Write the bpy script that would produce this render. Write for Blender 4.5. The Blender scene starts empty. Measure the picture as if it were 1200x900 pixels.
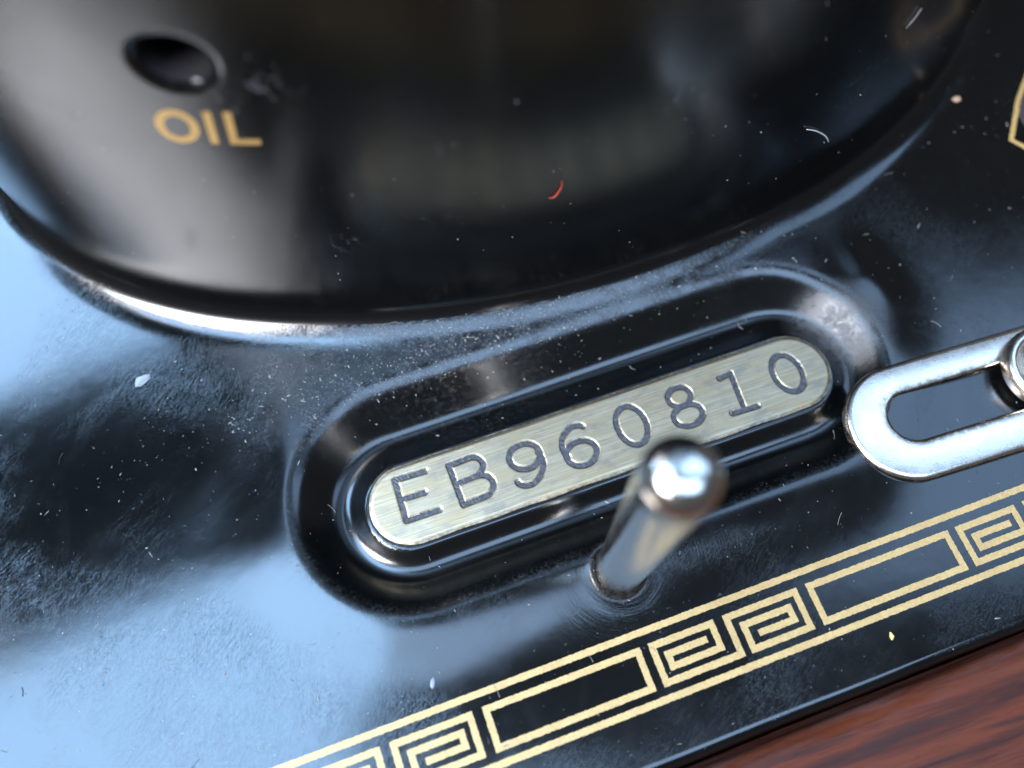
import bpy, bmesh, math, random
import numpy as np
from mathutils import Vector

random.seed(4)
rng = np.random.default_rng(4)
S = 0.00083                      # metres per drawing unit (one unit is 0.83 mm)
TH = math.radians(19.7)          # the bed's long axis in the world
CT, ST = math.cos(TH), math.sin(TH)
scn = bpy.context.scene

# ------------------------------------------------------------------ camera
TILT = math.atan(0.408)
CAM_H = 90.0
cam_d = bpy.data.cameras.new("camera")
cam = bpy.data.objects.new("camera", cam_d)
scn.collection.objects.link(cam)
cam.location = (0, 0, CAM_H * S)
cam.rotation_euler = (TILT, 0, 0)
cam_d.sensor_width = 36.0
cam_d.lens = 30.0
cam_d.clip_start = 0.002
cam_d.clip_end = 20.0
cam_d.dof.use_dof = True
cam_d.dof.focus_distance = 91.0 * S
cam_d.dof.aperture_fstop = 15.0
scn.camera = cam

# ------------------------------------------------------------------ light
world = bpy.data.worlds.new("World")
scn.world = world
world.use_nodes = True
bg = world.node_tree.nodes["Background"]
bg.inputs[0].default_value = (0.92, 0.95, 1.0, 1)
bg.inputs[1].default_value = 0.10


def area(name, x0, x1, y0, y1, z, rad, col):
    """a window-like area lamp facing straight down, given in drawing units; rad = its radiance"""
    d = bpy.data.lights.new(name, 'AREA')
    d.shape = 'RECTANGLE'
    d.size = (x1 - x0) * S
    d.size_y = (y1 - y0) * S
    d.energy = rad * math.pi * d.size * d.size_y
    d.color = col
    o = bpy.data.objects.new(name, d)
    o.location = ((x0 + x1) / 2 * S, (y0 + y1) / 2 * S, z * S)
    scn.collection.objects.link(o)
    return o


area("skylight_window", -1050, -120, -130, 700, 600, 18.0, (0.37, 0.63, 1.0))
area("bright_window", -790, -365, -540, -160, 600, 60.0, (0.93, 0.94, 1.0))
area("far_window", 60, 660, 112, 370, 600, 4.2, (0.38, 0.62, 1.0))
area("front_window", -210, 420, -320, -45, 600, 8.0, (0.42, 0.65, 1.0))

scn.view_settings.view_transform = 'Standard'
scn.view_settings.look = 'None'
scn.view_settings.exposure = 0.0
scn.view_settings.gamma = 1.0
scn.view_settings.use_curve_mapping = False
scn.cycles.max_bounces = 8


# ------------------------------------------------------------------ helpers
def w3(a, b, z):
    """bed axes (a along, b across, z up) in units -> world metres"""
    return ((a * CT - b * ST) * S, (a * ST + b * CT) * S, z * S)


def link(o, parent=None):
    scn.collection.objects.link(o)
    if parent is not None:
        o.parent = parent
    return o


def mesh_obj(name, verts, faces, mat, parent=None, smooth=True):
    """verts: list/array of world-metre points"""
    me = bpy.data.meshes.new(name)
    me.from_pydata([tuple(v) for v in verts], [], faces)
    me.materials.append(mat)
    if smooth:
        me.polygons.foreach_set("use_smooth", np.ones(len(me.polygons), dtype=bool))
    me.update()
    return link(bpy.data.objects.new(name, me), parent)


def grid_obj(name, P, mat, parent=None, wrap=False):
    """P: (n, m, 3) array of bed-axis points in units -> one smooth quad sheet"""
    n, m, _ = P.shape
    W = np.empty((n * m, 3))
    Q = P.reshape(-1, 3)
    W[:, 0] = (Q[:, 0] * CT - Q[:, 1] * ST) * S
    W[:, 1] = (Q[:, 0] * ST + Q[:, 1] * CT) * S
    W[:, 2] = Q[:, 2] * S
    idx = np.arange(n * m).reshape(n, m)
    if wrap:
        idx = np.vstack([idx, idx[:1]])
    f = np.stack([idx[:-1, :-1], idx[1:, :-1], idx[1:, 1:], idx[:-1, 1:]], -1).reshape(-1, 4)
    me = bpy.data.meshes.new(name)
    me.vertices.add(len(W))
    me.vertices.foreach_set("co", W.ravel())
    me.loops.add(f.size)
    me.loops.foreach_set("vertex_index", f.ravel().astype(np.int32))
    me.polygons.add(len(f))
    me.polygons.foreach_set("loop_start", np.arange(0, f.size, 4, dtype=np.int32))
    me.polygons.foreach_set("use_smooth", np.ones(len(f), dtype=bool))
    me.update(calc_edges=True)
    me.validate()
    me.materials.append(mat)
    return link(bpy.data.objects.new(name, me), parent)


def lathe(name, prof, centre, mat, parent=None, seg=64):
    """prof: (r, z) list; centre: (a, b)"""
    t = np.linspace(0, 2 * math.pi, seg, endpoint=False)
    P = np.zeros((seg, len(prof), 3))
    for j, (r, z) in enumerate(prof):
        P[:, j, 0] = centre[0] + r * np.cos(t)
        P[:, j, 1] = centre[1] + r * np.sin(t)
        P[:, j, 2] = z
    return grid_obj(name, P[:, ::-1], mat, parent, wrap=True)


def tag(o, label, cat=None, kind=None, group=None):
    o['label'] = label
    if cat:
        o['category'] = cat
    if kind:
        o['kind'] = kind
    if group:
        o['group'] = group
    return o


def smin(a, b, k):
    h = np.clip(0.5 + 0.5 * (b - a) / k, 0, 1)
    return b * (1 - h) + a * h - k * h * (1 - h)


def smax(a, b, k):
    return -smin(-a, -b, k)


def sstep(x, e0, e1):
    t = np.clip((x - e0) / (e1 - e0), 0, 1)
    return t * t * (3 - 2 * t)


# ------------------------------------------------------------------ material helpers
class NT:
    def __init__(self, name):
        self.m = bpy.data.materials.new(name)
        self.m.use_nodes = True
        self.t = self.m.node_tree
        self.b = self.t.nodes["Principled BSDF"]
        tc = self.t.nodes.new("ShaderNodeTexCoord")
        mp = self.t.nodes.new("ShaderNodeMapping")
        mp.inputs['Scale'].default_value = (1 / S, 1 / S, 1 / S)
        mp.inputs['Rotation'].default_value = (0, 0, -TH)
        self.t.links.new(tc.outputs['Object'], mp.inputs['Vector'])
        self.co = mp.outputs[0]          # bed axes in drawing units

    def n(self, kind, **kw):
        nd = self.t.nodes.new(kind)
        for k, v in kw.items():
            if k in nd.inputs:
                self.put(nd.inputs[k], v)
            else:
                setattr(nd, k, v)
        return nd

    def put(self, sock, v):
        if hasattr(v, 'is_output') and v.is_output:
            self.t.links.new(v, sock)
        else:
            sock.default_value = v

    def map(self, scale=(1, 1, 1), rot=(0, 0, 0), loc=(0, 0, 0)):
        nd = self.t.nodes.new("ShaderNodeMapping")
        nd.vector_type = 'TEXTURE'           # turn first, then stretch
        nd.inputs['Scale'].default_value = tuple(1 / c for c in scale)
        nd.inputs['Rotation'].default_value = tuple(-c for c in rot)
        nd.inputs['Location'].default_value = loc
        self.t.links.new(self.co, nd.inputs['Vector'])
        return nd.outputs[0]

    def noise(self, scale, detail=3, rough=0.5, vec=None, dist=0.0):
        nd = self.n("ShaderNodeTexNoise")
        nd.inputs['Scale'].default_value = scale
        nd.inputs['Detail'].default_value = detail
        nd.inputs['Roughness'].default_value = rough
        nd.inputs['Distortion'].default_value = dist
        self.t.links.new(vec or self.co, nd.inputs['Vector'])
        return nd.outputs['Fac']

    def ramp(self, fac, stops, interp='LINEAR'):
        nd = self.n("ShaderNodeValToRGB")
        cr = nd.color_ramp
        cr.interpolation = interp
        while len(cr.elements) < len(stops):
            cr.elements.new(0.5)
        for e, (p, c) in zip(cr.elements, stops):
            e.position = p
            e.color = (c, c, c, 1) if not hasattr(c, '__len__') else (*c, 1)
        self.t.links.new(fac, nd.inputs[0])
        return nd.outputs[0]

    def math(self, op, a, b=0.0, clamp=False):
        nd = self.n("ShaderNodeMath")
        nd.operation = op
        nd.use_clamp = clamp
        self.put(nd.inputs[0], a)
        self.put(nd.inputs[1], b)
        return nd.outputs[0]

    def mix(self, fac, a, b):
        nd = self.n("ShaderNodeMix")
        nd.data_type = 'RGBA'
        self.put(nd.inputs[0], fac)
        for s, v in ((nd.inputs[6], a), (nd.inputs[7], b)):
            self.put(s, (*v, 1) if hasattr(v, '__len__') and len(v) == 3 else v)
        return nd.outputs[2]

    def bump(self, h, dist, strength=1.0, normal=None):
        nd = self.n("ShaderNodeBump")
        nd.inputs['Strength'].default_value = strength
        nd.inputs['Distance'].default_value = dist * S
        self.t.links.new(h, nd.inputs['Height'])
        if normal is not None:
            self.t.links.new(normal, nd.inputs['Normal'])
        return nd.outputs[0]

    def set(self, **kw):
        for k, v in kw.items():
            k = k.replace('_', ' ')
            self.put(self.b.inputs[k], (*v, 1) if hasattr(v, '__len__') and len(v) == 3 else v)
        return self.m

    def spot(self, a, b, r0, r1, zc=None):
        """1 inside r0 of the bed point (a, b), 0 outside r1"""
        sx = self.n("ShaderNodeSeparateXYZ")
        self.t.links.new(self.co, sx.inputs[0])
        dx = self.math('SUBTRACT', sx.outputs[0], a)
        dy = self.math('SUBTRACT', sx.outputs[1], b)
        d2 = self.math('ADD', self.math('MULTIPLY', dx, dx), self.math('MULTIPLY', dy, dy))
        if zc is not None:
            dz = self.math('SUBTRACT', sx.outputs[2], zc)
            d2 = self.math('ADD', d2, self.math('MULTIPLY', dz, dz))
        d = self.math('SQRT', d2)
        mr = self.n("ShaderNodeMapRange")
        mr.interpolation_type = 'SMOOTHSTEP'
        self.t.links.new(d, mr.inputs['Value'])
        mr.inputs['From Min'].default_value = r0
        mr.inputs['From Max'].default_value = r1
        mr.inputs['To Min'].default_value = 1
        mr.inputs['To Max'].default_value = 0
        return mr.outputs[0]


def paint_material(name, pillar=False):
    k = NT(name)
    f = 0.6 if pillar else 1.0
    # handling scratches: hair lines in two directions, only in patches
    s1 = k.ramp(k.noise(1.0, 3, 0.6, k.map((0.22, 1.0, 1), (0, 0, -0.60)), 3.2), [(0.485, 0), (0.5, 1), (0.515, 0)])
    s2 = k.ramp(k.noise(1.0, 3, 0.6, k.map((0.26, 1.1, 1), (0, 0, -1.25), (31, 7, 0)), 3.6), [(0.487, 0), (0.5, 1), (0.513, 0)])
    s3 = k.ramp(k.noise(1.0, 2, 0.5, k.map((0.05, 1.1, 1), (0, 0, 0.5), (3, 17, 0)), 0.6), [(0.491, 0), (0.5, 1), (0.509, 0)])
    peel = k.noise(0.22, 2, 0.5)
    fine = k.noise(1.8, 3, 0.55, None, 0.6)
    pits = k.ramp(k.noise(1.9, 2, 0.5, k.map((1, 1, 1), (0, 0, 0), (5, 9, 3))), [(0.73, 0), (0.80, 1)])
    s3 = k.math('MULTIPLY', s3, k.ramp(k.noise(0.2, 2, 0.5, None), [(0.58, 0.0), (0.66, 0.7)]))
    scr = k.math('MAXIMUM', k.math('MAXIMUM', s1, s2), s3)
    patch = k.ramp(k.noise(0.055, 3, 0.6, None, 0.5), [(0.44, 0.08), (0.68, 1.0)])
    n = k.bump(peel, 0.03 * f, 0.5)
    n = k.bump(k.math('MULTIPLY', scr, patch), 0.0045, 0.55 * f, n)
    n = k.bump(fine, 0.0022, 0.6 * f, n)
    n = k.bump(pits, 0.02, 0.5, n)
    # thin film of dust and worn-in grime
    film = k.ramp(k.noise(0.09, 5, 0.65, None, 0.8), [(0.45, 0.0), (0.78, 1.0)])
    grit = k.ramp(k.noise(5.0, 3, 0.6), [(0.62, 0.0), (0.74, 1.0)])
    dirt = k.math('MULTIPLY', film, grit)
    col = k.mix(k.math('MULTIPLY', dirt, 0.30 if not pillar else 0.08), (0.0016, 0.0018, 0.0018), (0.05, 0.05, 0.048))
    col = k.mix(k.math('MULTIPLY', film, 0.12 if not pillar else 0.0), col, (0.010, 0.011, 0.011))
    # hair scratches that went through to the grey undercoat
    thin = k.math('MULTIPLY', k.math('MULTIPLY', scr, patch), k.ramp(k.noise(0.5, 3, 0.6), [(0.52, 0.0), (0.68, 1.0)]))
    col = k.mix(k.math('MULTIPLY', thin, 0.16 if not pillar else 0.08), col, (0.055, 0.055, 0.055))
    rough = k.math('ADD', k.math('MULTIPLY', film, 0.05), 0.12 if not pillar else 0.20)
    if not pillar:
        # scuffed bare end of the recess on the plate side
        wear = k.math('MULTIPLY', k.spot(51.0, 28.5, 1.0, 7.0),
                      k.ramp(k.noise(0.9, 6, 0.75, None, 0.8), [(0.36, 0.25), (0.62, 1.0)]))
        cracks = k.ramp(k.noise(0.8, 4, 0.6, None, 1.5), [(0.485, 0.0), (0.5, 1.0), (0.515, 0.0)])
        col = k.mix(k.math('MULTIPLY', wear, 0.60), col, (0.13, 0.12, 0.115))
        col = k.mix(k.math('MULTIPLY', wear, cracks), col, (0.012, 0.011, 0.010))
        rough = k.math('ADD', rough, k.math('MULTIPLY', wear, 0.5))
        # rubbed lip of the recess and ledge towards the pillar
        ledge = k.math('MULTIPLY', k.spot(8.0, 41.0, 2.0, 15.0), k.ramp(k.noise(1.5, 5, 0.7), [(0.50, 0.0), (0.72, 1.0)]))
        col = k.mix(k.math('MULTIPLY', ledge, 0.30), col, (0.10, 0.10, 0.098))
        # circular polish marks and an oily dirt ring round the pin
        sx = k.n("ShaderNodeSeparateXYZ")
        k.t.links.new(k.co, sx.inputs[0])
        dx, dy = k.math('SUBTRACT', sx.outputs[0], PIN_AB[0]), k.math('SUBTRACT', sx.outputs[1], PIN_AB[1])
        rr = k.math('SQRT', k.math('ADD', k.math('MULTIPLY', dx, dx), k.math('MULTIPLY', dy, dy)))
        an = k.math('ARCTAN2', dy, dx)
        cv = k.n("ShaderNodeCombineXYZ")
        k.t.links.new(k.math('MULTIPLY', rr, 3.2), cv.inputs[0])
        k.t.links.new(k.math('MULTIPLY', an, 1.6), cv.inputs[1])
        rings = k.noise(1.0, 4, 0.7, cv.outputs[0])
        rmask = k.math('MULTIPLY', k.spot(PIN_AB[0] + 4, PIN_AB[1], 6.0, 15.0), k.ramp(k.noise(0.12, 2, 0.5), [(0.35, 0.4), (0.6, 1.0)]))
        n = k.bump(k.math('MULTIPLY', rings, rmask), 0.05, 0.5, n)
        ring = k.math('MULTIPLY', k.spot(PIN_AB[0], PIN_AB[1], 2.7, 3.6), k.ramp(k.noise(1.6, 4, 0.7), [(0.40, 0.2), (0.60, 1.0)]))
        col = k.mix(ring, col, (0.012, 0.009, 0.007))
        rough = k.math('ADD', rough, k.math('MULTIPLY', ring, 0.45))
        al = k.n("ShaderNodeAttribute")
        al.attribute_name = "rubbed"
        grain = k.noise(3.0, 5, 0.75, None, 0.5)
        rub = k.math('MULTIPLY', al.outputs['Fac'], k.ramp(k.noise(0.35, 4, 0.65), [(0.36, 0.15), (0.60, 1.0)]))
        n = k.bump(k.math('MULTIPLY', grain, rub), 0.035, 0.7, n)
        col = k.mix(k.math('MULTIPLY', rub, k.ramp(grain, [(0.48, 0.0), (0.64, 0.55)])), col, (0.075, 0.078, 0.082))
        rough = k.math('ADD', rough, k.math('MULTIPLY', rub, 0.12))
        at = k.n("ShaderNodeAttribute")
        at.attribute_name = "recess"
        rough = k.math('ADD', rough, k.math('MULTIPLY', at.outputs['Fac'], 0.06))
    else:
        # scuffs by the oil hole and a thumb smear on the plate side
        for a, b, z, rad, amt in SCUFFS:
            m = k.math('MULTIPLY', k.spot(a, b, 0.4, rad, z), k.ramp(k.noise(1.1, 5, 0.7, k.map((1, 1, 0.7), (0, 0, 0), (a, b, 2))), [(0.54, 0.0), (0.66, 1.0)]))
            col = k.mix(k.math('MULTIPLY', m, amt), col, (0.12, 0.125, 0.13))
    m = k.set(Base_Color=col, Roughness=rough, Normal=n)
    k.b.inputs['IOR'].default_value = 1.62 if pillar else 1.60
    return m


PIN_AB = (15.8, 11.0)
SCUFFS = [(-1.7, 47.8, 39.7, 3.0, 0.9), (-5.5, 49.2, 37.9, 2.0, 0.8), (31.2, 43.1, 30.6, 3.0, 0.7), (-0.4, 47.4, 17.5, 2.4, 0.5),
          (10.0, 44.9, 30.7, 1.8, 0.4), (8.0, 45.2, 22.0, 4.0, 0.2), (55.0, 46.2, 20.0, 6.0, 0.3)]
M_BED = paint_material("black_japanned_enamel")
M_PIL = paint_material("black_enamel_column", True)


def chrome_material(name, rough=0.12, tint=(0.72, 0.72, 0.72), rusty=0.0):
    k = NT(name)
    spots = k.ramp(k.noise(2.2, 4, 0.6), [(0.62, 0), (0.7, 1)])
    cl = k.ramp(k.noise(0.35, 4, 0.6), [(0.42, 0), (0.7, 1)])
    col = k.mix(k.math('MULTIPLY', k.math('MULTIPLY', spots, cl), rusty), tint, (0.20, 0.12, 0.06))
    at = k.n("ShaderNodeAttribute")
    at.attribute_name = "grime"
    gr = k.math('MULTIPLY', at.outputs['Fac'], k.ramp(k.noise(1.1, 5, 0.7), [(0.36, 0.1), (0.58, 1.0)]))
    col = k.mix(gr, col, (0.16, 0.095, 0.045))
    n = k.bump(k.noise(6.0, 3, 0.6), 0.02, 0.35)
    n = k.bump(k.noise(0.7, 3, 0.5), 0.04, 0.4, n)
    r = k.math('ADD', k.math('MULTIPLY', cl, 0.08), rough)
    return k.set(Base_Color=col, Metallic=1.0, Roughness=r, Normal=n)


M_CHROME = chrome_material("nickel_plate", 0.24, (0.74, 0.66, 0.58), 0.8)
M_PIN = chrome_material("nickel_pin", 0.17, (0.70, 0.66, 0.60), 0.25)


def pad_material():
    k = NT("brushed_steel_pad")
    g1 = k.noise(1.0, 5, 0.65, k.map((0.12, 5.5, 1)), 0.3)
    g2 = k.noise(1.0, 3, 0.6, k.map((0.5, 16, 1), (0, 0, 0.03)))
    blot = k.noise(0.22, 4, 0.6, k.map((1, 1.6, 1)))
    c = k.mix(k.ramp(g1, [(0.35, 0), (0.65, 1)]), (0.33, 0.260, 0.165), (0.50, 0.415, 0.285))
    c = k.mix(k.ramp(blot, [(0.46, 0), (0.68, 0.75)]), c, (0.42, 0.31, 0.17))
    streak = k.ramp(k.noise(1.0, 3, 0.7, k.map((0.28, 6.0, 1), (0, 0, 0.02), (3, 1, 0))), [(0.63, 0), (0.72, 0.75)])
    c = k.mix(streak, c, (0.13, 0.10, 0.07))
    sm = k.ramp(k.noise(0.5, 5, 0.7, k.map((0.5, 1, 1), (0, 0, 0), (8, 8, 0))), [(0.50, 0), (0.66, 0.6)])
    c = k.mix(sm, c, (0.22, 0.20, 0.17))
    at = k.n("ShaderNodeAttribute")
    at.attribute_name = "grime"
    gr = k.math('MULTIPLY', at.outputs['Fac'], k.ramp(k.noise(1.7, 5, 0.7), [(0.38, 0.15), (0.62, 1.0)]))
    c = k.mix(gr, c, (0.055, 0.040, 0.030))
    n = k.bump(g2, 0.03, 0.5)
    n = k.bump(g1, 0.05, 0.4, n)
    return k.set(Base_Color=c, Metallic=0.92, Roughness=k.math('ADD', k.math('MULTIPLY', g2, 0.25), 0.30), Normal=n)


M_PAD = pad_material()


def plain(name, col, rough=0.5, metal=0.0, noise=0.0, nscale=3.0, dark=None):
    k = NT(name)
    c = col
    if noise:
        c = k.mix(k.math('MULTIPLY', k.ramp(k.noise(nscale, 4, 0.65), [(0.35, 1), (0.65, 0)]), noise), col, dark or tuple(x * 0.45 for x in col))
    return k.set(Base_Color=c, Roughness=rough, Metallic=metal)


M_DIRT = plain("dark_blue_grey_paint_in_stamping", (0.016, 0.020, 0.030), 0.5, 0.0, 0.7, 2.5, (0.07, 0.07, 0.075))
M_DARK = plain("near_black_bore_metal", (0.010, 0.009, 0.010), 0.75)
M_DARK.node_tree.nodes['Principled BSDF'].inputs['Specular IOR Level'].default_value = 0.1  # the hole's inner darkness put into the material: near-black, hardly any gloss
M_DUST = plain("pale_dust", (0.30, 0.29, 0.27), 0.9, 0, 0.9, 0.7, (0.08, 0.075, 0.07))
M_RED = plain("red_wool", (0.30, 0.035, 0.02), 0.8)
M_WHITE = plain("white_fibre", (0.8, 0.78, 0.7), 0.6)
M_STRAW = plain("straw_crumb", (0.75, 0.55, 0.18), 0.6)
M_FLAKE = plain("pale_flake", (0.17, 0.18, 0.20), 0.3)
M_RUST = plain("rusty_grain", (0.55, 0.22, 0.12), 0.8, 0, 0.6, 1.5, (0.65, 0.55, 0.35))


def gold_material(name, col):
    k = NT(name)
    c = k.mix(k.ramp(k.noise(4.0, 4, 0.65), [(0.35, 0), (0.65, 1)]), tuple(x * 0.72 for x in col), col)
    c = k.mix(k.ramp(k.noise(0.35, 3, 0.6), [(0.45, 0), (0.75, 0.45)]), c, tuple(x * f for x, f in zip(col, (0.62, 0.55, 0.5))))
    chip = k.ramp(k.noise(2.4, 5, 0.75, k.map((1, 1, 1), (0, 0, 0), (2, 4, 0))), [(0.66, 0), (0.70, 1)])
    c = k.mix(chip, c, (0.012, 0.010, 0.008))
    n = k.bump(k.noise(9.0, 2, 0.5), 0.02, 0.4)
    return k.set(Base_Color=c, Metallic=0.25, Roughness=0.42, Normal=n)


M_GOLD = gold_material("gold_transfer", (0.47, 0.315, 0.125))
M_GOLD2 = gold_material("gold_lettering", (0.60, 0.37, 0.12))
M_BROWN = plain("brown_badge_print", (0.05, 0.03, 0.03), 0.4)


def wood_material():
    k = NT("varnished_red_wood")
    v = k.map((0.03, 0.55, 0.55), (0, 0, 0.035))
    g = k.noise(1.0, 6, 0.62, v, 0.5)
    c = k.ramp(g, [(0.33, (0.012, 0.004, 0.003)), (0.46, (0.052, 0.011, 0.004)), (0.56, (0.088, 0.019, 0.006)), (0.70, (0.066, 0.013, 0.004))])
    v2 = k.map((0.22, 2.6, 2.6), (0, 0, 0.05), (9, 2, 0))
    pores = k.ramp(k.noise(1.0, 3, 0.6, v2), [(0.60, 0), (0.70, 1)])
    c = k.mix(k.math('MULTIPLY', pores, 0.7), c, (0.028, 0.010, 0.007))
    streak = k.ramp(k.noise(1.0, 3, 0.55, k.map((0.025, 0.30, 0.3), (0, 0, 0.06), (4, 3.4, 0)), 0.3), [(0.58, 0), (0.64, 0.85)])
    c = k.mix(streak, c, (0.022, 0.008, 0.006))
    fine = k.noise(4.0, 4, 0.65, k.map((0.3, 1, 1)))
    c = k.mix(k.math('MULTIPLY', fine, 0.35), c, (0.04, 0.011, 0.005))
    sx = k.n("ShaderNodeSeparateXYZ")
    k.t.links.new(k.co, sx.inputs[0])
    rub = k.ramp(k.math('ADD', k.math('MULTIPLY', sx.outputs[1], 0.38), 4.75), [(0.25, 0.0), (0.80, 0.55), (1.0, 0.8)])   # rubbed arris, with its pinkish highlight put into the colour
    rub = k.math('MULTIPLY', rub, k.ramp(k.noise(0.6, 4, 0.65, k.map((0.25, 1, 1))), [(0.40, 0.1), (0.62, 1.0)]))
    c = k.mix(rub, c, (0.095, 0.040, 0.032))
    n = k.bump(pores, 0.08, 0.35)
    n = k.bump(fine, 0.05, 0.4, n)
    k.b.inputs['Specular IOR Level'].default_value = 0.22
    return k.set(Base_Color=c, Roughness=0.40, Normal=n)


M_WOOD = wood_material()

# ------------------------------------------------------------------ shapes of the casting
PAD_A0, PAD_A1, PAD_B, PAD_R = -2.6, 43.1, 25.2, 4.5          # raised number pad: stadium
OUT_A0, OUT_A1, OUT_B, OUT_R = -2.3, 41.5, 26.3, 12.5         # lip of the recess round it
EA, EB, EC_A, EC_B = 67.2, 41.2, 29.5, 84.4                   # footprint ellipse of the pillar


def foot_profile():
    """the pillar's foot from the bed inwards: a shallow flare, then a tight fillet up to the wall"""
    u, z, out = 0.0, 0.0, [(0.0, 0.0, 0.0)]
    for i in range(60):
        f = (i + 0.5) / 60
        p = math.radians(25.0) * f * f * (3 - 2 * f)
        u, z = u + 3.2 / 60, z + 3.2 / 60 * math.tan(p)
        out.append((u, z, math.degrees(p)))
    for p in np.linspace(25, 90, 40)[1:]:
        a = math.radians(p)
        out.append((u + 2.8 * (math.sin(a) - math.sin(math.radians(25))), z + 2.8 * (math.cos(math.radians(25)) - math.cos(a)), p))
    o = np.array(out)
    o[:, 0] = o[-1, 0] - o[:, 0]                 # distance outside the wall
    return o


FOOT = foot_profile()
RF, ZF = float(FOOT[0, 0]), float(FOOT[-1, 1])                # reach and height of the foot
LIP = 0.85
PIN = (15.8, 11.0)                                            # where the spool pin stands


def sd_stadium(a, b, a0, a1, bc, r):
    c = np.clip(a, a0, a1)
    return np.hypot(a - c, b - bc) - r


def z_oval(a, b):
    do = sd_stadium(a, b, OUT_A0, OUT_A1, OUT_B, OUT_R)
    dp = sd_stadium(a, b, PAD_A0, PAD_A1, PAD_B, PAD_R)
    sh = LIP * np.exp(-(np.maximum(do, 0) / 5.2) ** 2)
    # towards the pillar the ledge does not fall away again but climbs straight into its foot
    w = sstep(b, 28.0, 38.0) * sstep(a, -34.0, 4.0) * (1 - sstep(a, 28.0, 62.0))
    rise = LIP + 0.15 * (4.0 - 4.0 * np.exp(-np.maximum(do, 0) / 4.0))
    sh = sh * (1 - w) + rise * w
    wall_out = LIP + 0.78 * do
    wall_in = -0.25 - 0.80 * dp
    g = smax(wall_out, wall_in, 2.2)
    z = smin(sh, g, 0.8)
    z = np.where(dp < 0.0, -0.7 + 0 * z, z)
    z = np.where(dp < 0.35, np.minimum(z, -0.45 - 0.25 * (0.35 - dp)), z)
    return z


_t = np.linspace(0, 2 * math.pi, 3000, endpoint=False)
_EX, _EY = EC_A + EA * np.cos(_t), EC_B + EB * np.sin(_t)


def d_pillar(a, b):
    """distance outside the pillar's footprint (exact near it)"""
    x, y = (a - EC_A) / EA, (b - EC_B) / EB
    q = np.hypot(x, y) + 1e-9
    g = np.hypot(x / EA, y / EB) / q + 1e-9
    d = (q - 1) / g
    near = np.argwhere(np.abs(d) < RF + 5).ravel()
    for i0 in range(0, len(near), 4000):
        ii = near[i0:i0 + 4000]
        dd = np.sqrt(((a[ii, None] - _EX) ** 2 + (b[ii, None] - _EY) ** 2).min(1))
        d[ii] = np.where(q[ii] > 1, dd, -dd)
    return d


PHI0 = 44.0


def z_bed(a, b):
    a, b = np.asarray(a, float).ravel(), np.asarray(b, float).ravel()
    z = z_oval(a, b)
    d = d_pillar(a, b)
    dt = float(np.interp(PHI0, FOOT[:, 2], FOOT[:, 0]))
    zf = np.interp(-np.clip(d, dt, RF), -FOOT[:, 0], FOOT[:, 1])
    zf = np.where(d < dt, zf - (dt - d) * 3.0, zf)
    zf = np.maximum(zf, -5.0)
    # gentle waviness of the casting
    z = z + 0.05 * np.sin(a * 0.11 + 1.0) * np.sin(b * 0.17)
    # soft knock in the casting beside the recess, and the countersink the pin is driven into
    z = z + 0.55 * np.exp(-(((a - 57.5) / 2.6) ** 2 + ((b - 33.5) / 4.5) ** 2))
    rp = np.hypot(a - PIN[0], b - PIN[1])
    z = z - 0.7 * (1 - sstep(rp, 2.45, 2.95)) + 0.02 * np.exp(-((rp - 4.0) / 0.5) ** 2)
    return z + zf


# ------------------------------------------------------------------ SEWING MACHINE
machine = bpy.data.objects.new("sewing_machine", None)
machine.empty_display_size = 0.02
link(machine)
tag(machine, "black enamelled sewing machine bed and pillar with gold key border and serial number pad", "sewing machine")

# bed: one cast sheet with recess, fillet and rounded front edge
ga = np.concatenate([np.linspace(-330, -72, 34)[:-1], np.arange(-72, 98, 0.36), np.linspace(98, 175, 16)])
gb = np.concatenate([np.arange(-7.1, 96, 0.36), np.linspace(96, 140, 12)])
A, B = np.meshgrid(ga, gb, indexing='ij')
Z = z_bed(A, B).reshape(A.shape)
front = []
for ph in np.linspace(90, 0, 14):           # rounded front edge, then the vertical face
    p = math.radians(ph)
    front.append((-7.3 - 1.2 * math.cos(p), -1.2 + 1.2 * math.sin(p)))
front = [(-8.5, -16.0), (-8.5, -8.0)] + front[::-1]
nf = len(front)
P = np.zeros((len(ga), nf + len(gb), 3))
P[:, nf:, 0], P[:, nf:, 1], P[:, nf:, 2] = A, B, Z
for j, (bb, zz) in enumerate(front):
    P[:, j, 0] = ga
    P[:, j, 1] = bb + 0.06 * np.sin(ga * 0.09) + 0.03 * np.sin(ga * 0.31)
    P[:, j, 2] = zz + Z[:, 0] * (1 if j > 2 else 0)
bed = grid_obj("bed", P, M_BED, machine)
rec = -sd_stadium(P[:, :, 0], P[:, :, 1], OUT_A0, OUT_A1, OUT_B, OUT_R)      # worn and grimy inside the recess
at = bed.data.attributes.new("recess", 'FLOAT', 'POINT')
at.data.foreach_set("value", sstep(rec, -0.3, 2.0).astype(np.float32).ravel())
lipw = np.exp(-((rec + 0.3) / 0.8) ** 2)
ledge = sstep(P[:, :, 1], 33.0, 38.0) * sstep(P[:, :, 0], -24.0, -8.0) * (1 - sstep(P[:, :, 0], 36.0, 60.0)) * (1 - sstep(rec, -0.5, 1.5))
at = bed.data.attributes.new("rubbed", 'FLOAT', 'POINT')
at.data.foreach_set("value", np.clip(0.55 * lipw + ledge, 0, 1).astype(np.float32).ravel())


# pillar: fillet flank and upright wall round the elliptical footprint
def cam_ray(u, v):
    dx, dy = (u - 600) / 1000.0, (450 - v) / 1000.0
    d = np.array([dx, math.sin(TILT) + dy * math.cos(TILT), -math.cos(TILT) + dy * math.sin(TILT)])
    return np.array([d[0] * CT + d[1] * ST, -d[0] * ST + d[1] * CT, d[2]])


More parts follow.
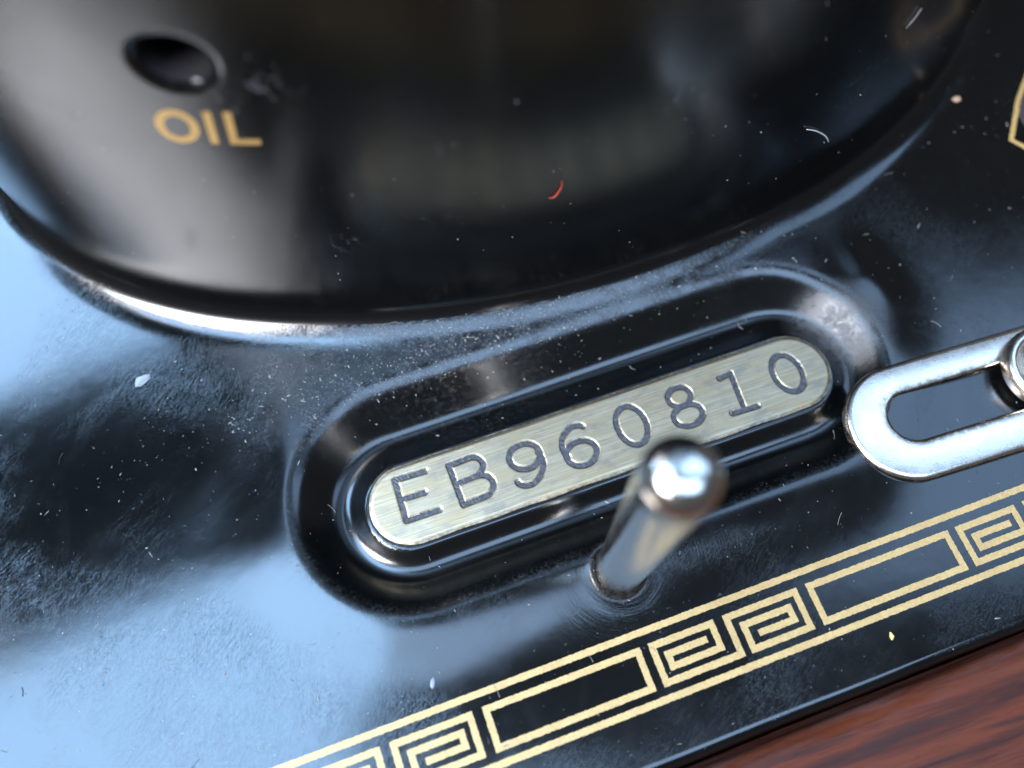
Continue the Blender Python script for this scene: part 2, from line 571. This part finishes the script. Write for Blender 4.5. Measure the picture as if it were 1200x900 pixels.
def on_pillar(u, v):
    """ellipse angle and height where a sight line from the camera's place meets the wall (used once to survey the oil hole)"""
    d = cam_ray(u, v)
    ox, oy = -EC_A / EA, -EC_B / EB
    dx, dy = d[0] / EA, d[1] / EB
    qa, qb, qc = dx * dx + dy * dy, 2 * (ox * dx + oy * dy), ox * ox + oy * oy - 1
    t = (-qb - math.sqrt(qb * qb - 4 * qa * qc)) / (2 * qa)
    return math.atan2(oy + t * dy, ox + t * dx), CAM_H + t * d[2]


HOLE_T, HOLE_Z = on_pillar(203, 74)
OIL_T, OIL_Z = on_pillar(242, 149)
if __name__ == "__main__":
    print("hole", HOLE_T, HOLE_Z, "oil", OIL_T, OIL_Z)


def ell(t, off=0.0):
    nx, ny = np.cos(t) / EA, np.sin(t) / EB
    q = np.hypot(nx, ny)
    nx, ny = nx / q, ny / q
    return EC_A + EA * np.cos(t) + off * nx, EC_B + EB * np.sin(t) + off * ny, nx, ny


HOLE_A, HOLE_B, HOLE_NX, HOLE_NY = (float(x) for x in ell(np.array(HOLE_T)))
HOLE_R = 2.55
tt = np.concatenate([np.linspace(-math.pi, -0.02, 620), np.linspace(0.0, math.pi, 60)[:-1]])
prof = [(x, z) for x, z, p in FOOT if p > 30]
zs = np.concatenate([np.arange(ZF + 0.35, 62, 0.38), np.arange(62.5, 150, 2.5), [152.0]])
prof += [(0.0, z) for z in zs]
P = np.zeros((len(tt), len(prof), 3))
for j, (off, z) in enumerate(prof):
    x, y, nx, ny = ell(tt, off + 0.07)
    ds = (x - HOLE_A) * (-HOLE_NY) + (y - HOLE_B) * HOLE_NX
    r = np.hypot(ds, (z - HOLE_Z) / 0.86)
    r = np.where((x - HOLE_A) * HOLE_NX + (y - HOLE_B) * HOLE_NY > -6, r, 99)
    push = np.where(r < HOLE_R, 15.0, 0.6 * (1 - sstep(r, HOLE_R, HOLE_R + 0.8)))
    x, y = x - push * nx, y - push * ny
    P[:, j, 0], P[:, j, 1] = x, y
    P[:, j, 2] = z + ((z_oval(x, y) + 0.05 * np.sin(x * 0.11 + 1.0) * np.sin(y * 0.17)) * (1 - float(sstep(np.array(z), ZF, ZF + 9.0))) if z < ZF + 9 else 0.0)
pillar = grid_obj("pillar", P, M_PIL, machine, wrap=True)

# drill the hole: the wall's skin stops at the hole's rim
bm = bmesh.new()
bm.from_mesh(pillar.data)
hx, hy, hz = w3(HOLE_A, HOLE_B, HOLE_Z)
cut = [v for v in bm.verts if math.hypot(math.hypot(v.co.x - hx, v.co.y - hy), v.co.z - hz) < 25 * S
       and ((v.co.x - hx) * (HOLE_NX * CT - HOLE_NY * ST) + (v.co.y - hy) * (HOLE_NX * ST + HOLE_NY * CT)) < -8 * S]
bmesh.ops.delete(bm, geom=cut, context='VERTS')
bm.to_mesh(pillar.data)
bm.free()

# oil hole: a drilled tube set in the pillar wall
seg = 48
P = np.zeros((seg, 4, 3))
th = np.linspace(0, 2 * math.pi, seg, endpoint=False)
for j, (r, dep) in enumerate([(HOLE_R + 0.25, 0.42), (HOLE_R - 0.15, 0.7), (HOLE_R - 0.2, 14), (0.01, 14.1)]):
    # follow the wall's own curve at the mouth
    s = r * np.cos(th)
    sag = s * s / (2 * 95.0)
    P[:, j, 0] = HOLE_A + s * (-HOLE_NY) - (dep + sag) * HOLE_NX
    P[:, j, 1] = HOLE_B + s * HOLE_NX - (dep + sag) * HOLE_NY
    P[:, j, 2] = HOLE_Z + 0.86 * r * np.sin(th)
grid_obj("oil_hole", P[:, ::-1], M_DARK, pillar, wrap=True)


# stroke ribbons ---------------------------------------------------------------
def ribbon(pts, w, closed=False, step=0.35, rag=0.0, mitre=True):
    """flat ribbon along a polyline, mitred corners: (left, right) rows of 2-D points"""
    pts = [np.array(p, float) for p in pts]
    n = len(pts)
    dirs = []
    segs = n if closed else n - 1
    for i in range(segs):
        d = pts[(i + 1) % n] - pts[i]
        dirs.append(d / np.linalg.norm(d))
    offs = []
    for i in range(n):
        if closed or 0 < i < n - 1:
            d0, d1 = dirs[i - 1], dirs[i % segs]
        elif i == 0:
            d0 = d1 = dirs[0]
        else:
            d0 = d1 = dirs[-1]
        n0, n1 = np.array([-d0[1], d0[0]]), np.array([-d1[1], d1[0]])
        m = n0 + n1
        m = m / max(np.dot(m, n0), 0.35)
        offs.append(m)
    L, R = [], []
    for i in range(segs):
        p, q = pts[i], pts[(i + 1) % n]
        o0, o1 = offs[i], offs[(i + 1) % n]
        k = max(1, int(np.linalg.norm(q - p) / step))
        for j in range(k + (1 if (i == segs - 1 and not closed) else 0)):
            f = j / k
            c, o = p + (q - p) * f, o0 + (o1 - o0) * f
            wl = w / 2 + (random.uniform(-rag, rag) if 0 < j < k else 0)
            wr = w / 2 + (random.uniform(-rag, rag) if 0 < j < k else 0)
            L.append(c + o * wl)
            R.append(c - o * wr)
    if closed:
        L.append(L[0])
        R.append(R[0])
    return L, R


def ribbon_obj(name, strokes, place, mat, parent):
    """strokes: list of (L, R); place maps a 2-D point to world metres"""
    V, F = [], []
    for L, R in strokes:
        i0 = len(V)
        for l, r in zip(L, R):
            V.append(place(r))
            V.append(place(l))
        for i in range(len(L) - 1):
            k = i0 + 2 * i
            F.append((k, k + 2, k + 3, k + 1))
    return mesh_obj(name, V, F, mat, parent, smooth=False)


# OIL lettering on the pillar wall
OIL_A, OIL_B, OIL_NX, OIL_NY = (float(x) for x in ell(np.array(OIL_T)))


def on_wall(p):
    # p: (s, h) along the wall from the lettering's centre; walk the ellipse
    t = OIL_T
    s = p[0] + 0.13 * p[1]              # the transfer sits a little aslant
    k = 24
    for _ in range(k):
        t += (s / k) / math.hypot(EA * math.sin(t), EB * math.cos(t))
    x, y, nx, ny = (float(v) for v in ell(np.array(t), 0.09))
    return w3(x, y, OIL_Z + p[1])


HL = 3.9                                              # cap height on the wall
o_c = [(-2.35 + 1.4 * math.cos(a), (HL / 2 - 0.30) * math.sin(a)) for a in np.linspace(0, 2 * math.pi, 40, endpoint=False)]
ribbon_obj("oil_letter", [ribbon(o_c, 0.72, True, 0.5)], on_wall, M_GOLD2, pillar)
ribbon_obj("oil_letter", [ribbon([(0.35, -HL / 2), (0.35, HL / 2)], 0.66)], on_wall, M_GOLD2, pillar)
ribbon_obj("oil_letter", [ribbon([(1.95, HL / 2), (1.95, -HL / 2 + 0.31), (4.1, -HL / 2 + 0.31)], 0.66)], on_wall, M_GOLD2, pillar)

# arm overhead: it leaves the pillar's top along the bed
P = np.zeros((48, 9, 3))
ph = np.linspace(0, 2 * math.pi, 48, endpoint=False)
for j, (aa, sc) in enumerate([(100, 0.02), (99, 0.80), (94, 0.95), (70, 1), (0, 1), (-120, 0.97), (-250, 0.94), (-262, 0.8), (-263, 0.02)]):
    cx, cz = np.cos(ph), np.sin(ph)
    P[:, j, 0] = aa
    P[:, j, 1] = 111 + 37 * sc * np.sign(cx) * np.abs(cx) ** 0.45
    P[:, j, 2] = 182 + 35 * sc * np.sign(cz) * np.abs(cz) ** 0.45
grid_obj("arm", P, M_PIL, machine, wrap=True)

# ------------------------------------------------------------------ number pad with stamped serial number
CH = 4.9


def arc(cx, cy, rx, ry, a0, a1, n=16):
    return [(cx + rx * math.cos(math.radians(a)), cy + ry * math.sin(math.radians(a))) for a in np.linspace(a0, a1, n)]


GLYPH = {
    'E': [[(3.6, 4.75), (0.15, 4.8), (0.15, 0.1), (3.9, 0.15)], [(0.2, 2.5), (2.9, 2.5)]],
    'B': [[(0.15, 0.05), (0.15, 4.8), (2.6, 4.8)] + arc(2.6, 3.7, 1.15, 1.1, 80, -80, 10) + [(0.2, 2.55)],
          [(2.6, 2.55)] + arc(2.7, 1.32, 1.35, 1.24, 80, -90, 12) + [(0.15, 0.08)]],
    '9': [arc(1.95, 3.35, 1.75, 1.45, 0, 360, 28), arc(1.2, 2.4, 2.5, 2.3, 24, -60, 14) + arc(1.5, 0.85, 1.2, 0.75, -70, -175, 8)],
    '6': [arc(1.95, 1.5, 1.75, 1.42, 0, 360, 28), arc(2.6, 2.5, 2.4, 2.25, 204, 118, 14) + arc(2.2, 3.95, 1.2, 0.8, 100, 25, 6)],
    '0': [arc(1.8, 2.42, 1.65, 2.35, 0, 360, 36)],
    '8': [arc(1.85, 3.65, 1.35, 1.15, 0, 360, 26), arc(1.85, 1.28, 1.7, 1.25, 0, 360, 28)],
    '1': [[(0.4, 4.5), (1.9, 4.75), (1.75, 0.15)], [(0.2, 0.12), (3.3, 0.12)]],
}
# (character, where it starts along the pad, baseline): each punch was struck a little out of line
SERIAL = [('E', -3.7, 23.45, -0.03), ('B', 2.6, 23.05, 0.03), ('9', 8.8, 22.75, -0.03), ('6', 15.0, 22.70, 0.04),
          ('0', 21.6, 22.95, 0.02), ('8', 28.0, 23.05, 0.03), ('1', 34.3, 22.80, -0.05), ('0', 40.9, 22.75, 0.04)]


def glyph_lines(ch, a0, b0, tilt):
    out = []
    for ln in GLYPH[ch]:
        out.append([(a0 + x * math.cos(tilt) - y * math.sin(tilt), b0 + x * math.sin(tilt) + y * math.cos(tilt)) for x, y in ln])
    return out


ALL = [glyph_lines(*s) for s in SERIAL]
na, nb = 700, 110
ua = np.concatenate([PAD_A0 - PAD_R * np.cos(np.linspace(0.02, math.pi / 2, 60)), np.linspace(PAD_A0, PAD_A1, na)[1:-1],
                     PAD_A1 + PAD_R * np.sin(np.linspace(0, math.pi / 2 - 0.02, 60))])
uv = np.sin(np.linspace(-1, 1, nb) * math.pi / 2 * 0.92) / math.sin(math.pi / 2 * 0.92)
over = np.maximum(np.maximum(PAD_A0 - ua, ua - PAD_A1), 0)
hw = np.sqrt(np.maximum(PAD_R ** 2 - over ** 2, 0.0))
A = np.repeat(ua[:, None], nb, 1)
B = PAD_B + hw[:, None] * uv[None, :]
B = B + 0.05 * np.sin(A * 0.9) * (np.abs(uv[None, :]) ** 6)
fa, fb = A.ravel(), B.ravel()
dmin = np.full(fa.shape, 9.0)
for lines in ALL:
    for ln in lines:
        for (x0, y0), (x1, y1) in zip(ln[:-1], ln[1:]):
            box = (fa > min(x0, x1) - 1) & (fa < max(x0, x1) + 1) & (fb > min(y0, y1) - 1) & (fb < max(y0, y1) + 1)
            i = np.flatnonzero(box)
            dx, dy = x1 - x0, y1 - y0
            L2 = dx * dx + dy * dy + 1e-12
            t = np.clip(((fa[i] - x0) * dx + (fb[i] - y0) * dy) / L2, 0, 1)
            dmin[i] = np.minimum(dmin[i], np.hypot(fa[i] - x0 - t * dx, fb[i] - y0 - t * dy))
edge = -sd_stadium(fa, fb, PAD_A0, PAD_A1, PAD_B, PAD_R)
zp = -0.16 * (1 - sstep(edge, 0.0, 0.55))
zp = zp - 0.13 * (1 - sstep(dmin, 0.16, 0.42))
P = np.zeros((len(ua), nb + 2, 3))
P[:, 1:-1, 0], P[:, 1:-1, 1], P[:, 1:-1, 2] = A, B, zp.reshape(A.shape)
P[:, 0] = P[:, 1]
P[:, -1] = P[:, -2]
P[:, 0, 2] = P[:, -1, 2] = -0.9
pad = grid_obj("number_pad", P, M_PAD, machine)
gm = np.zeros((len(ua), nb + 2))
gm[:, 1:-1] = np.maximum(0.75 * (1 - sstep(edge, 0.05, 0.5)), 0.8 * (1 - sstep(dmin, 0.28, 0.55))).reshape(A.shape)
gm[:, 0] = gm[:, -1] = 1
at = pad.data.attributes.new("grime", 'FLOAT', 'POINT')
at.data.foreach_set("value", gm.astype(np.float32).ravel())
pad['label'] = "worn steel pad stamped EB960810"
for (ch, *_), lines in zip(SERIAL, ALL):
    st = [ribbon(ln, 0.66 + random.uniform(-0.10, 0.12), False, 0.2, 0.11) for ln in lines]
    nm = "stamped_letter" if ch in "EB" else "stamped_digit"
    o = ribbon_obj(nm, st, lambda p: w3(p[0], p[1], -0.085 + random.uniform(-0.03, 0.02)), M_DIRT, pad)
    o['label'] = ("stamped letter " if ch in "EB" else "stamped figure ") + ch

# ------------------------------------------------------------------ gold border transfer on the bed
border = bpy.data.objects.new("border_transfer", None)
link(border, machine)
W = 0.68


def on_bed(p):
    return w3(p[0], p[1], float(z_bed([p[0]], [p[1]])[0]) + 0.05)


def flat_bed(p):
    # the border runs on the plain part of the bed, where only the casting's waviness matters
    a, b = p[0], p[1]
    z = 0.05 * math.sin(a * 0.11 + 1.0) * math.sin(b * 0.17)
    do = float(sd_stadium(np.array(a), np.array(b), OUT_A0, OUT_A1, OUT_B, OUT_R))
    z += LIP * math.exp(-(max(do, 0) / 5.2) ** 2)
    return w3(a, b, z + 0.05)


for b in (4.45, -2.35):
    ribbon_obj("border_line", [ribbon([(-90, b), (110, b)], W, False, 0.16, 0.035)], flat_bed, M_GOLD, border)
KEY = [(21.6, 1.57), (17.27, 1.57), (17.27, 0.32), (22.6, 0.32), (22.6, 2.82), (16.02, 2.82), (16.02, -0.93), (24.27, -0.93), (24.27, 2.82),
       (32.08, 2.82), (32.08, -0.93), (25.65, -0.93), (25.65, 1.57), (30.82, 1.57), (30.82, 0.32), (26.8, 0.32)]
for k in range(-2, 3):
    s = 35.49 * k
    ribbon_obj("border_rectangle", [ribbon([(-1.72 + s, 2.82), (14.47 + s, 2.82), (14.47 + s, -0.93), (-1.72 + s, -0.93)], W, True, 0.16, 0.035)], flat_bed, M_GOLD, border)
    ribbon_obj("border_meander", [ribbon([(x + s, y) for x, y in KEY], W, False, 0.16, 0.035)], flat_bed, M_GOLD, border)

# badge transfer at the far end of the bed, only its corner is in view
def xy_ab(x, y):
    return (x * CT + y * ST, -x * ST + y * CT)


badge = bpy.data.objects.new("badge_transfer", None)
link(badge, machine)
out = [xy_ab(*p) for p in [(66.6, 77.0), (64.3, 70.6), (67.2, 68.4), (74, 66.8), (80, 68), (82, 75), (78, 82), (70, 83.5)]]
ribbon_obj("badge_outline", [ribbon(out, 0.62, True, 0.4, 0.04)], lambda p: w3(p[0], p[1], 0.12), M_GOLD2, badge)
cen = xy_ab(73.2, 75.2)
ring = [(cen[0] + 6.0 * math.cos(a), cen[1] + 6.0 * math.sin(a)) for a in np.linspace(0, 2 * math.pi, 60, endpoint=False)]
ribbon_obj("badge_ring", [ribbon(ring, 2.2, True, 0.5, 0.0)], lambda p: w3(p[0], p[1], 0.10), M_BROWN, badge)

# ------------------------------------------------------------------ spool pin
R = 2.85
prof = [(2.45, -2.0), (2.45, 0.0), (2.5, 2.0), (2.62, 12.0), (2.78, 26.0), (R, 33.0), (R + 0.02, 35.2)]
for q in np.linspace(0, 90, 18):
    cq, sq = math.cos(math.radians(q)), math.sin(math.radians(q))
    prof.append((max((R + 0.02) * cq ** 0.75, 0.005), 35.2 + 2.3 * sq))
pin = lathe("spool_pin", prof, PIN, M_PIN, machine)

# ------------------------------------------------------------------ slotted plate and its screw
PL_ROT = math.radians(-2.6)
PL_C, PL_S = math.cos(PL_ROT), math.sin(PL_ROT)


def pl(u, v, z):
    a, b = 51.9 + u * PL_C - v * PL_S, 15.25 + u * PL_S + v * PL_C
    return w3(a, b, z)


def stadium_pts(u0, u1, vc, r, n=28):
    pts = [(u0 + r * math.cos(t), vc + r * math.sin(t)) for t in np.linspace(math.pi / 2, 3 * math.pi / 2, n)]
    pts += [(u0 + (u1 - u0) * f, vc - r) for f in np.linspace(0, 1, 12)[1:-1]]
    pts += [(u1 + r * math.cos(t), vc + r * math.sin(t)) for t in np.linspace(-math.pi / 2, math.pi / 2, n)]
    pts += [(u1 + (u0 - u1) * f, vc + r) for f in np.linspace(0, 1, 12)[1:-1]]
    return pts


rings = []
for r, z in [(6.75, -0.1), (6.75, 0.75), (6.68, 1.0), (6.45, 1.2), (6.1, 1.28)]:
    rings.append([(u, v, z) for u, v in stadium_pts(0, 46, 0, r)])
for r, z in [(3.9, 1.285), (3.15, 1.28), (2.95, 1.22), (2.80, 1.05), (2.75, -0.1)]:
    rings.append([(u, v, z) for u, v in stadium_pts(0.9, 44, 0.35, r)])
V = [pl(*p) for rg in rings for p in rg]
n = len(rings[0])
F = []
for i in range(len(rings) - 1):
    for j in range(n):
        k = (j + 1) % n
        F.append((i * n + j, i * n + k, (i + 1) * n + k, (i + 1) * n + j))
plate = mesh_obj("slotted_plate", V, F, M_CHROME, machine)
at = plate.data.attributes.new("grime", 'FLOAT', 'POINT')
at.data.foreach_set("value", np.repeat(np.array([1.0, 0.8, 0.5, 0.15, 0.0, 0.0, 0.75, 0.6, 0.7, 1.0], dtype=np.float32), n))

SC = (69.5, 15.3)
prof = [(5.0, 1.3), (5.0, 2.2), (4.85, 2.6), (4.55, 2.85), (4.2, 2.9), (3.85, 2.75), (3.6, 2.35), (3.5, 2.1), (0.01, 2.2)]
screw = lathe("screw", prof, SC, M_CHROME, machine, 72)
M_SLOT = plain("screw_slot_dark", (0.03, 0.025, 0.02), 0.6)  # the slot is drawn as a flat dark strip on the head
o = ribbon_obj("screw_slot", [ribbon([(SC[0] - 2.9, SC[1] + 0.3), (SC[0] + 2.9, SC[1] - 0.6)], 0.75)], lambda p: w3(p[0], p[1], 2.24), M_SLOT, screw)

# ------------------------------------------------------------------ WOODEN BASE
prof = [(-60, -24), (-60, 0.0), (-12.6, 0.0), (-11.3, -0.15), (-10.4, -0.5), (-9.75, -1.1), (-9.4, -2.0), (-9.4, -16), (-8.9, -16), (-8.9, -24)]
aa = np.linspace(-330, 180, 120)
P = np.zeros((len(aa), len(prof), 3))
for j, (b, z) in enumerate(prof):
    P[:, j, 0] = aa
    P[:, j, 1] = b + (0.05 * np.sin(aa * 0.23) if j in (3, 4, 5) else 0)
    P[:, j, 2] = z
base = grid_obj("wooden_base", P[:, ::-1], M_WOOD)
tag(base, "red brown varnished wooden base edge along the front of the black bed", "wooden base")

# ------------------------------------------------------------------ loose bits lying on the machine
PTS = {}


def fibre(name, pts, r, mat, label, cat):
    """a thin round thread through bed-axis points"""
    pts = [Vector(w3(*p)) for p in pts]
    V, F = [], []
    k = 6
    for i, p in enumerate(pts):
        d = (pts[min(i + 1, len(pts) - 1)] - pts[max(i - 1, 0)]).normalized()
        s = d.cross(Vector((0, 0.3, 1))).normalized()
        t = d.cross(s)
        f = math.sin(math.pi * (i + 0.6) / (len(pts) + 0.2)) ** 0.5
        for j in range(k):
            a = 2 * math.pi * j / k
            V.append(p + (s * math.cos(a) + t * math.sin(a)) * r * f * S)
    for i in range(len(pts) - 1):
        for j in range(k):
            F.append((i * k + j, i * k + (j + 1) % k, (i + 1) * k + (j + 1) % k, (i + 1) * k + j))
    F.append(tuple(range(k))[::-1])
    F.append(tuple((len(pts) - 1) * k + j for j in range(k)))
    o = mesh_obj(name, V, F, mat)
    return tag(o, label, cat)


def wall_pt(t, z, off):
    x, y, _, _ = (float(v) for v in ell(np.array(t), off))
    return (x, y, z)


def lift(pts, off=0.16):
    return [(a + off * nx, b + off * ny, z + off * nz) for a, b, z, nx, ny, nz in pts]


def smooth_path(pts, n=14):
    P = np.array(pts, float)
    u = np.linspace(0, len(P) - 1, n)
    i = np.clip(u.astype(int), 0, len(P) - 2)
    t = (u - i)[:, None]
    Pm = P[np.maximum(i - 1, 0)]
    P0, P1, Pn = P[i], P[i + 1], P[np.minimum(i + 2, len(P) - 1)]
    return [tuple(q) for q in 0.5 * (2 * P0 + (P1 - Pm) * t + (2 * Pm - 5 * P0 + 4 * P1 - Pn) * t * t + (3 * P0 - Pm - 3 * P1 + Pn) * t ** 3)]


fibre("white_fibre", smooth_path(lift([(48.76, 44.86, 17.28, .18, -.98, 0), (50.57, 45.21, 15.84, .2, -.98, 0), (52.85, 45.7, 13.44, .22, -.98, 0), (54.2, 46.05, 11.4, .24, -.97, 0)], 0.22)),
      0.085, M_WHITE, "curved white fibre on the foot of the dark pillar near the slotted plate side", "fibre")
fibre("red_fibre", smooth_path(lift([(20.45, 43.51, 23.4, 0, -1, 0), (20.5, 43.51, 22.4, 0, -1, 0), (20.17, 43.53, 21.45, 0, -1, 0), (19.8, 43.56, 20.9, 0, -1, 0), (19.3, 43.6, 21.0, 0, -1, 0)], 0.16)),
      0.10, M_RED, "tiny red wool fibre stuck on the middle of the dark pillar", "fibre")
fibre("pale_bristle", smooth_path(lift([(57.2, 46.8, 26.4, .27, -.96, 0), (57.79, 46.96, 27.33, .27, -.96, 0), (58.1, 47.05, 28.4, .27, -.96, 0)], 0.2)),
      0.10, M_DUST, "short pale bristle high on the plate side of the dark pillar", "bristle")


def crumb(name, a, b, z, sx, sy, sz, rot, mat, label, cat, seed):
    rr = random.Random(seed)
    bm = bmesh.new()
    bmesh.ops.create_icosphere(bm, subdivisions=1, radius=1.0)
    for v in bm.verts:
        v.co *= rr.uniform(0.62, 1.2)
        x, y = v.co.x * sx, v.co.y * sy
        v.co = Vector((x * math.cos(rot) - y * math.sin(rot), x * math.sin(rot) + y * math.cos(rot), v.co.z * sz))
        v.co = Vector(w3(a + v.co.x, b + v.co.y, z + v.co.z))
    me = bpy.data.meshes.new(name)
    bm.to_mesh(me)
    bm.free()
    me.materials.append(mat)
    return tag(link(bpy.data.objects.new(name, me)), label, cat)


def bed_at(u, v):
    d = cam_ray(u, v)
    t = -CAM_H / d[2]
    return t * d[0], t * d[1]


def on_flat(name, u, v, sx, sy, sz, rot, mat, label, cat, seed):
    a, b = bed_at(u, v)
    z = float(z_bed([a], [b])[0])
    crumb(name, a, b, z + sz * 0.8, sx, sy, sz, rot, mat, label, cat, seed)


on_flat("paint_flake", 166, 446, 1.15, 0.75, 0.10, 0.3, M_FLAKE, "pale diamond shaped flake on the bed below the oil hole", "flake", 1)
on_flat("white_chip", 507, 801, 0.30, 0.62, 0.14, -0.5, M_FLAKE, "small white chip on the bed just above the gold border", "chip", 2)
on_flat("straw_crumb", 1044, 746, 0.2, 0.55, 0.2, -0.25, M_STRAW, "straw coloured crumb on the black strip below the gold border", "crumb", 3)
on_flat("rusty_grain", 1119, 118, 0.75, 0.6, 0.35, 0.3, M_RUST, "orange rusty grain on the bed near the gold badge corner", "grain", 4)

# dust: specks and short fluff scattered over bed, recess, pad and pillar
N = 1050
da = rng.uniform(-62, 92, N)
db = rng.uniform(-8, 62, N)
dense = rng.random(N)
keep = dense < 1.0
dz = z_bed(da, db)
dd = d_pillar(da.copy(), db.copy())
dpd = sd_stadium(da, db, PAD_A0, PAD_A1, PAD_B, PAD_R)
V, F = [], []


def speck(p, r, up, L=1.0):
    i0 = len(V)
    ax = rng.uniform(0, 2 * math.pi)
    c, s = math.cos(ax), math.sin(ax)
    q = [(1, 0, 0), (-0.3, 0.8, 0), (-0.9, -0.2, 0), (0.1, -0.9, 0), (0, 0, 0.7), (0.1, 0.1, -0.4)]
    for x, y, z in q:
        x, y = x * r * L * rng.uniform(0.6, 1.2), y * r * rng.uniform(0.6, 1.2)
        V.append(w3(p[0] + x * c - y * s, p[1] + x * s + y * c, p[2] + z * r + up))
    for a, b in ((0, 1), (1, 2), (2, 3), (3, 0)):
        F.append((i0 + a, i0 + b, i0 + 4))
        F.append((i0 + b, i0 + a, i0 + 5))


for a, b, z, d, p in zip(da, db, dz, dd, dpd):
    if d < 1.5 or p < 1.0:
        continue
    r = 0.035 + 0.12 * rng.random() ** 4
    if -8 < a < 52 and 36 < b < 45:
        r *= 1.25
    speck((a, b, z), r, 0.02, 1.0 + 4.0 * rng.random() ** 5)
for _ in range(700):                    # thicker grit along the ledge between recess and pillar
    a = rng.normal(8, 16)
    b = rng.normal(41.0, 2.2)
    if d_pillar(np.array([a]), np.array([b]))[0] < 1.2:
        continue
    speck((a, b, float(z_bed([a], [b])[0])), 0.035 + 0.10 * rng.random() ** 3, 0.02, 1.0 + 3.0 * rng.random() ** 2)
for _ in range(130):
    t = rng.uniform(-2.6, -0.5)
    z = 6 + 40 * rng.random()
    x, y, nx, ny = (float(v) for v in ell(np.array(t), 0.06))
    speck((x, y, z), 0.06 + 0.10 * rng.random() ** 3, 0.0)
for _ in range(45):                     # short curled hairs of lint
    a, b = rng.uniform(-55, 85), rng.uniform(-6, 46)
    if sd_stadium(a, b, PAD_A0, PAD_A1, PAD_B, PAD_R) < 0.8:
        continue
    n_s, L, ang, cur = 6, rng.uniform(0.5, 1.8), rng.uniform(0, 6.3), rng.uniform(-1.6, 1.6)
    xs, ys, x, y = [], [], a, b
    for i in range(n_s):
        xs.append(x)
        ys.append(y)
        x, y, ang = x + L / n_s * math.cos(ang), y + L / n_s * math.sin(ang), ang + cur / n_s
    zz = z_bed(xs, ys)
    i0 = len(V)
    for i in range(n_s):
        dx, dy = -math.sin(ang), math.cos(ang)
        V.extend([w3(xs[i] - 0.03 * dx, ys[i] - 0.03 * dy, zz[i] + 0.04), w3(xs[i] + 0.03 * dx, ys[i] + 0.03 * dy, zz[i] + 0.04), w3(xs[i], ys[i], zz[i] + 0.11)])
    for i in range(n_s - 1):
        k = i0 + 3 * i
        F.extend([(k, k + 3, k + 5, k + 2), (k + 2, k + 5, k + 4, k + 1)])
dust = mesh_obj("dust", V, F, M_DUST, None, smooth=False)
tag(dust, "fine pale dust specks scattered over the black enamel", None, "stuff")
